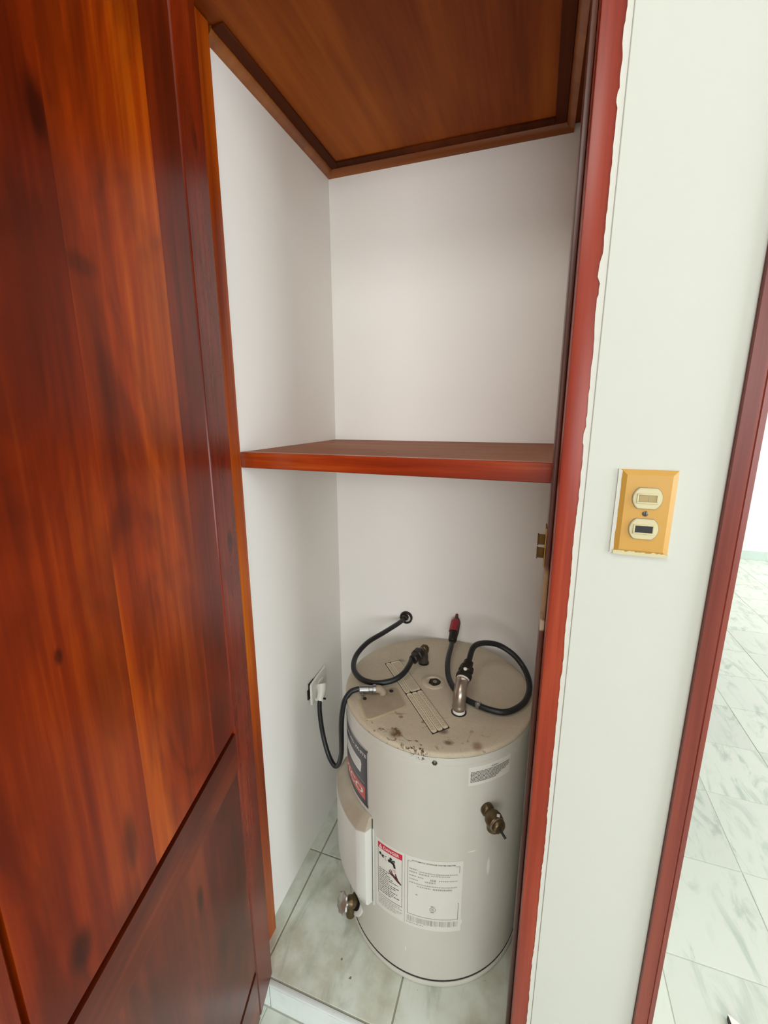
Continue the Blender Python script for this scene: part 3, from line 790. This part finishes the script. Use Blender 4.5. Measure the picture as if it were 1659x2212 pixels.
# cold inlet: nipple and dark elbow facing the hose nut
cb = to_l(-.255, 1.072, ZT)
cold = mesh_obj('cold_inlet', tube([cb+Vector(q) for q in ((0, 0, -.001), (0, 0, .018), (-.001, -.002, .030), (-.004, -.012, .040), (-.007, -.022, .042))], .0125, 18), M['tarnish'], wh)
mesh_obj('collar', lathe([(.015, 0), (.015, .003), (.012, .004)], cb, (0, 0, 1), 22), M['dark_nut'], cold)
mesh_obj('scale_crust', lathe([(.0125, 0), (.0132, .008), (.0110, .015), (.0065, .020), (0, .021)], cb+Vector((0, .001, .034)), (.1, .3, .95), 10), M['brass_old'], cold)
ca = Vector((-.22, -.95, -.04)).normalized()
mesh_obj('hose_nut', lathe([(.0115, 0), (.0165, .001), (.0165, .017), (.0135, .019), (.0125, .036), (.010, .038)], cb+Vector((-.007, -.022, .042)), ca, 24, mod=lambda t: 1+.04*math.cos(6*t)), M['dark_nut'], cold, smooth=30)

# relief valve
vt = -50.5; va = Vector((math.cos(math.radians(vt)), math.sin(math.radians(vt)), -.04)).normalized(); vo = cylp(vt, -.836, R)
rv = mesh_obj('relief_valve', lathe([(.0135, -.002), (.0145, .001), (.0145, .009), (.012, .012), (.0125, .016), (.0175, .021), (.019, .030), (.0175, .039), (.0150, .041), (.0155, .043), (.0155, .047), (.0130, .051), (.0105, .0525), (0, .053)], vo, va, 32), M['brass_old'], wh)
mesh_obj('outlet', lathe([(.013, .0), (.013, .026), (.0105, .027), (.0105, .02), (0, .02)], vo+va*.027, (0, 0, -1), 24), M['brass_old'], rv)
mesh_obj('stem', tube([vo+va*.050, vo+va*.058+Vector((0, 0, -.002)), vo+va*.066+Vector((.003, 0, -.007))], .0026, 10), M['black'], rv)
mesh_obj('tag_fleck', boxes((-.003, .003, -.003, .003, -.0006, .0006)), M['tape'], rv).location = vo+va*.030+Vector((.008, -.004, .0182))
mesh_obj('ring', lathe([(.0150, .0405), (.0163, .041), (.0163, .0430), (.0152, .0435)], vo, va, 28), M['copper'], rv)

# drain valve
dt = -134.; da = Vector((math.cos(math.radians(dt)), math.sin(math.radians(dt)), .48)).normalized(); do = cylp(dt, -1.258, R)
dv = mesh_obj('drain_valve', lathe([(.0115, -.002), (.0115, .010), (.0150, .012), (.0155, .024), (.0120, .028), (.0090, .034), (.0080, .046), (0, .0462)], do, da, 24), M['brass_old'], wh)
mesh_obj('escutcheon', lathe([(.0310, -.002), (.0305, .0022), (.0265, .0040), (.0200, .0042), (.0195, .001)], do, da, 36, cap=False), M['panel'], dv)
mesh_obj('gasket', lathe([(.0200, -.002), (.0195, .0062), (.0150, .0066)], do, da, 30), M['black'], dv)
mesh_obj('hand_wheel', lathe([(.0045, .040), (.0175, .0405), (.0225, .0425), (.0230, .0465), (.0205, .0490), (.0120, .0480), (.0050, .0500), (0, .0502)], do, da, 72, mod=lambda t: 1+.08*math.cos(9*t)), M['chrome'], dv, smooth=60)['label'] = 'silver scalloped hand wheel'
mesh_obj('spout', lathe([(.0095, -.006), (.0095, .018), (.0118, .026), (.0118, .041), (.0085, .0415), (.0085, .025), (0, .025)], do+da*.019, Vector((-.06, -.06, -1)), 22), M['brass_old'], dv)

# ------------------------------------------------------------------ hoses
def hose(name, label, pts, r, mat):
    o = empty(name, pts[0]); tag(o, label, 'hose')
    P = [Vector(p)-Vector(pts[0]) for p in pts]
    mesh_obj('hose', tube(P, r, 16, 10), mat, o, smooth=60)
    return o
cold_pts = [(-.274, 1.018, -.6435), (-.2745, .992, -.648), (-.282, .962, -.656), (-.299, .941, -.664), (-.326, .926, -.669), (-.357, .920, -.671), (-.389, .927, -.669), (-.418, .955, -.664), (-.430, 1.003, -.656), (-.417, 1.056, -.643), (-.388, 1.113, -.636), (-.364, 1.175, -.634), (-.3545, 1.215, -.635), (-.353, 1.228, -.635)]
ch_ = hose('water_hose', 'black rubber hose looping from a wall hole to the left fitting on the heater', cold_pts, .0071, M['rubber'])
o0 = Vector(cold_pts[0])
# pipe sleeve in the wall (a thing of its own: fixed to the wall)
ps = empty('wall_pipe', (-.351, 1.229, -.634)); tag(ps, 'dark round pipe end in the closet back wall that the left hose enters', 'pipe')
mesh_obj('pipe_ring', lathe([(.0200, 0), (.0205, .006), (.0190, .009), (.0155, .0088), (.0150, .002)], (0, 0, 0), (0, -1, 0), 28, cap=False), M['dark_nut'], ps)
bm = bmesh.new(); add_lathe(bm, [(.0150, .0015), (.0, .0016)], (0, 0, 0), (0, -1, 0), 24, cap=False); mesh_obj('plaster', bm, M['paint_edge'], ps)
mesh_obj('fitting', lathe([(.0118, .0018), (.0122, .007), (.0100, .012), (.0080, .014)], (-.0035, 0, .001), (0, -1, 0), 8), M['tarnish'], ps, smooth=30)

hot_start = Vector((CX, CY, ZC))+ub+ua*.050
hot_pts = [tuple(hot_start), (-.113, 1.012, -.577), (-.092, 1.047, -.580), (-.056, 1.071, -.592), (-.019, 1.070, -.610), (.006, 1.062, -.632), (.022, 1.037, -.648), (.027, 1.004, -.660), (.018, .964, -.668), (-.003, .934, -.6725), (-.028, .916, -.6735), (-.060, .915, -.6735), (-.091, .923, -.6730), (-.120, .936, -.6725), (-.147, .960, -.671), (-.169, .996, -.668), (-.181, 1.036, -.661), (-.186, 1.076, -.654), (-.187, 1.118, -.647), (-.188, 1.140, -.643)]
hh_ = hose('water_hose.001', 'black rubber hose coiled from the red wall fitting to the right elbow on the heater', hot_pts, .0071, M['rubber'])
h0 = Vector(hot_pts[0])
cl = Vector((-.085, .9215, -.673))-h0
mesh_obj('hose_clamp', lathe([(.0085, -.004), (.0085, .004)], cl, (-1, .3, 0), 16), M['zinc'], hh_)
mesh_obj('clamp_screw', boxes((-.006, .006, -.003, .003, -.003, .003), bev=.001), M['zinc'], hh_).location = cl+Vector((-.001, -.006, .0075))
# red wall fitting
rf = empty('wall_valve', (-.190, 1.226, -.606)); tag(rf, 'small red and black water fitting on the closet back wall above the heater', 'valve')
r0 = Vector((-.190, 1.226, -.606))
ra = (Vector((-.188, 1.135, -.644))-r0).normalized()
mesh_obj('valve_body', lathe([(.004, .002), (.009, .010), (.0135, .022), (.0140, .058), (.0125, .072), (.0120, .090), (.0085, .096)], (0, 0, 0), ra, 20), M['dark_nut'], rf)
mesh_obj('red_sleeve', lathe([(.009, .014), (.0142, .0225), (.0146, .060), (.0138, .0615)], (-.0012, -.0008, .0006), ra, 10), M['red'], rf, smooth=20)
mesh_obj('tip', lathe([(.0042, -.002), (.0048, .010), (.0046, .018)], (-.0005, -.002, .006), ra, 12), M['red_dark'], rf)

# ------------------------------------------------------------------ socket and power cord
so = empty('wall_outlet', (-.583, 1.046, -.806)); tag(so, 'loose white horizontal outlet plate on the closet left wall', 'outlet')
def plate_bm():
    bm = bmesh.new(); add_prism(bm, [(-.057, -.033), (-.05, -.035), (.052, -.033), (.055, -.029), (.053, .032), (-.052, .034), (-.057, .03)], .0, .006, 'x')
    bmesh.ops.bevel(bm, geom=[e for e in bm.edges if all(v.co.x > .0055 for v in e.verts)], offset=.0015, segments=2, affect='EDGES')
    return bm
pl = mesh_obj('cover_plate', plate_bm(), M['plate_white'], so); pl.location = (.0052, 0, 0); pl.rotation_euler = (0, 0, math.radians(4.5))
mesh_obj('wall_box', boxes((.0005, .0046, -.0575, -.022, -.018, .012), (.0005, .0046, -.050, -.02, .012, .0300)), M['black'], so)
mesh_obj('receptacle', boxes((.0105, .0145, -.012, .020, -.014, .015), bev=.0015, seg=2), M['plate_white'], so)

cable_pts = [(-.362, .884, -.667), (-.376, .877, -.667), (-.391, .870, -.674), (-.4025, .8615, -.694), (-.409, .860, -.724), (-.416, .866, -.765), (-.426, .884, -.834), (-.440, .910, -.902), (-.463, .938, -.966), (-.479, .943, -.979), (-.497, .945, -.951), (-.520, .961, -.908), (-.541, .986, -.871), (-.553, 1.006, -.848), (-.556, 1.017, -.832)]
pc = hose('power_cord', 'thick black power cord hanging from the heater lid to the left wall outlet', cable_pts, .0067, M['cable']); pc['category'] = 'power cord'
c0 = Vector(cable_pts[0])
def P0(x, y, z): return Vector((x, y, z))-c0
# plug
pg = bmesh.new()
add_tube(pg, [P0(-.5635, 1.041, -.800), P0(-.560, 1.036, -.808), P0(-.557, 1.028, -.818), P0(-.556, 1.019, -.830), P0(-.556, 1.016, -.836)], lambda t: .0155-.006*t if t < .8 else .0102, 14, 4)
mesh_obj('plug', pg, M['plug'], pc)['label'] = 'white plug'
mesh_obj('plug_clamp', boxes((-.014, .010, -.005, .005, -.005, .004), bev=.0015), M['plug'], pc).location = P0(-.556, 1.017, -.835)
mesh_obj('clamp_screw', lathe([(.0032, 0), (.0032, .006), (0, .0065)], P0(-.544, 1.017, -.829), (1, -.2, .2), 10), M['black'], pc)
# connector on the lid
ca_ = Vector((.93, .36, 0)).normalized()
mesh_obj('connector', lathe([(.0085, -.004), (.0105, -.002), (.0105, .020), (.0090, .021), (.0090, .030), (.0115, .031), (.0115, .038), (.007, .039)], P0(-.368, .8815, -.6685), ca_, 20), M['zinc'], pc)
mesh_obj('connector_screw', lathe([(.0024, 0), (.0024, .008), (.0040, .008), (.0040, .011), (0, .0115)], P0(-.360, .876, -.669), Vector((.3, -.85, -.25)), 10), M['zinc'], pc)
mesh_obj('connector_tab', boxes((-.010, .010, -.0075, .0075, -.006, .004), bev=.0015), M['zinc'], pc).location = P0(-.357, .8875, -.668)
mesh_obj('elbow_body', tube([P0(-.338, .894, -.6685), P0(-.325, .899, -.6695), P0(-.318, .902, -.676), P0(-.317, .9025, -.682)], .0095, 14), M['cover'], pc)

# ------------------------------------------------------------------ scrap at the lower right
sc = empty('plastic_scrap', (.540, .955, ZR)); tag(sc, 'white pointed scrap with a dark side lying on the hall floor', 'scrap')
bm = bmesh.new(); add_prism(bm, [(-.0105, .017), (-.004, .014), (.012, .004), (.05, -.03), (.02, -.07), (-.006, -.04)], .012, .0145)
mesh_obj('top_face', bm, M['paper'], sc, smooth=0)
bm = bmesh.new(); add_prism(bm, [(-.0115, .0165), (-.009, .012), (-.0005, -.02), (.005, -.06), (-.012, -.05), (-.0125, 0)], 0, .0118)
mesh_obj('dark_side', bm, M['black'], sc, smooth=0)

# ------------------------------------------------------------------ lift everything so the room floor lies at z = 0
for o in scn.objects:
    if o.parent is None: o.location.z += OZ
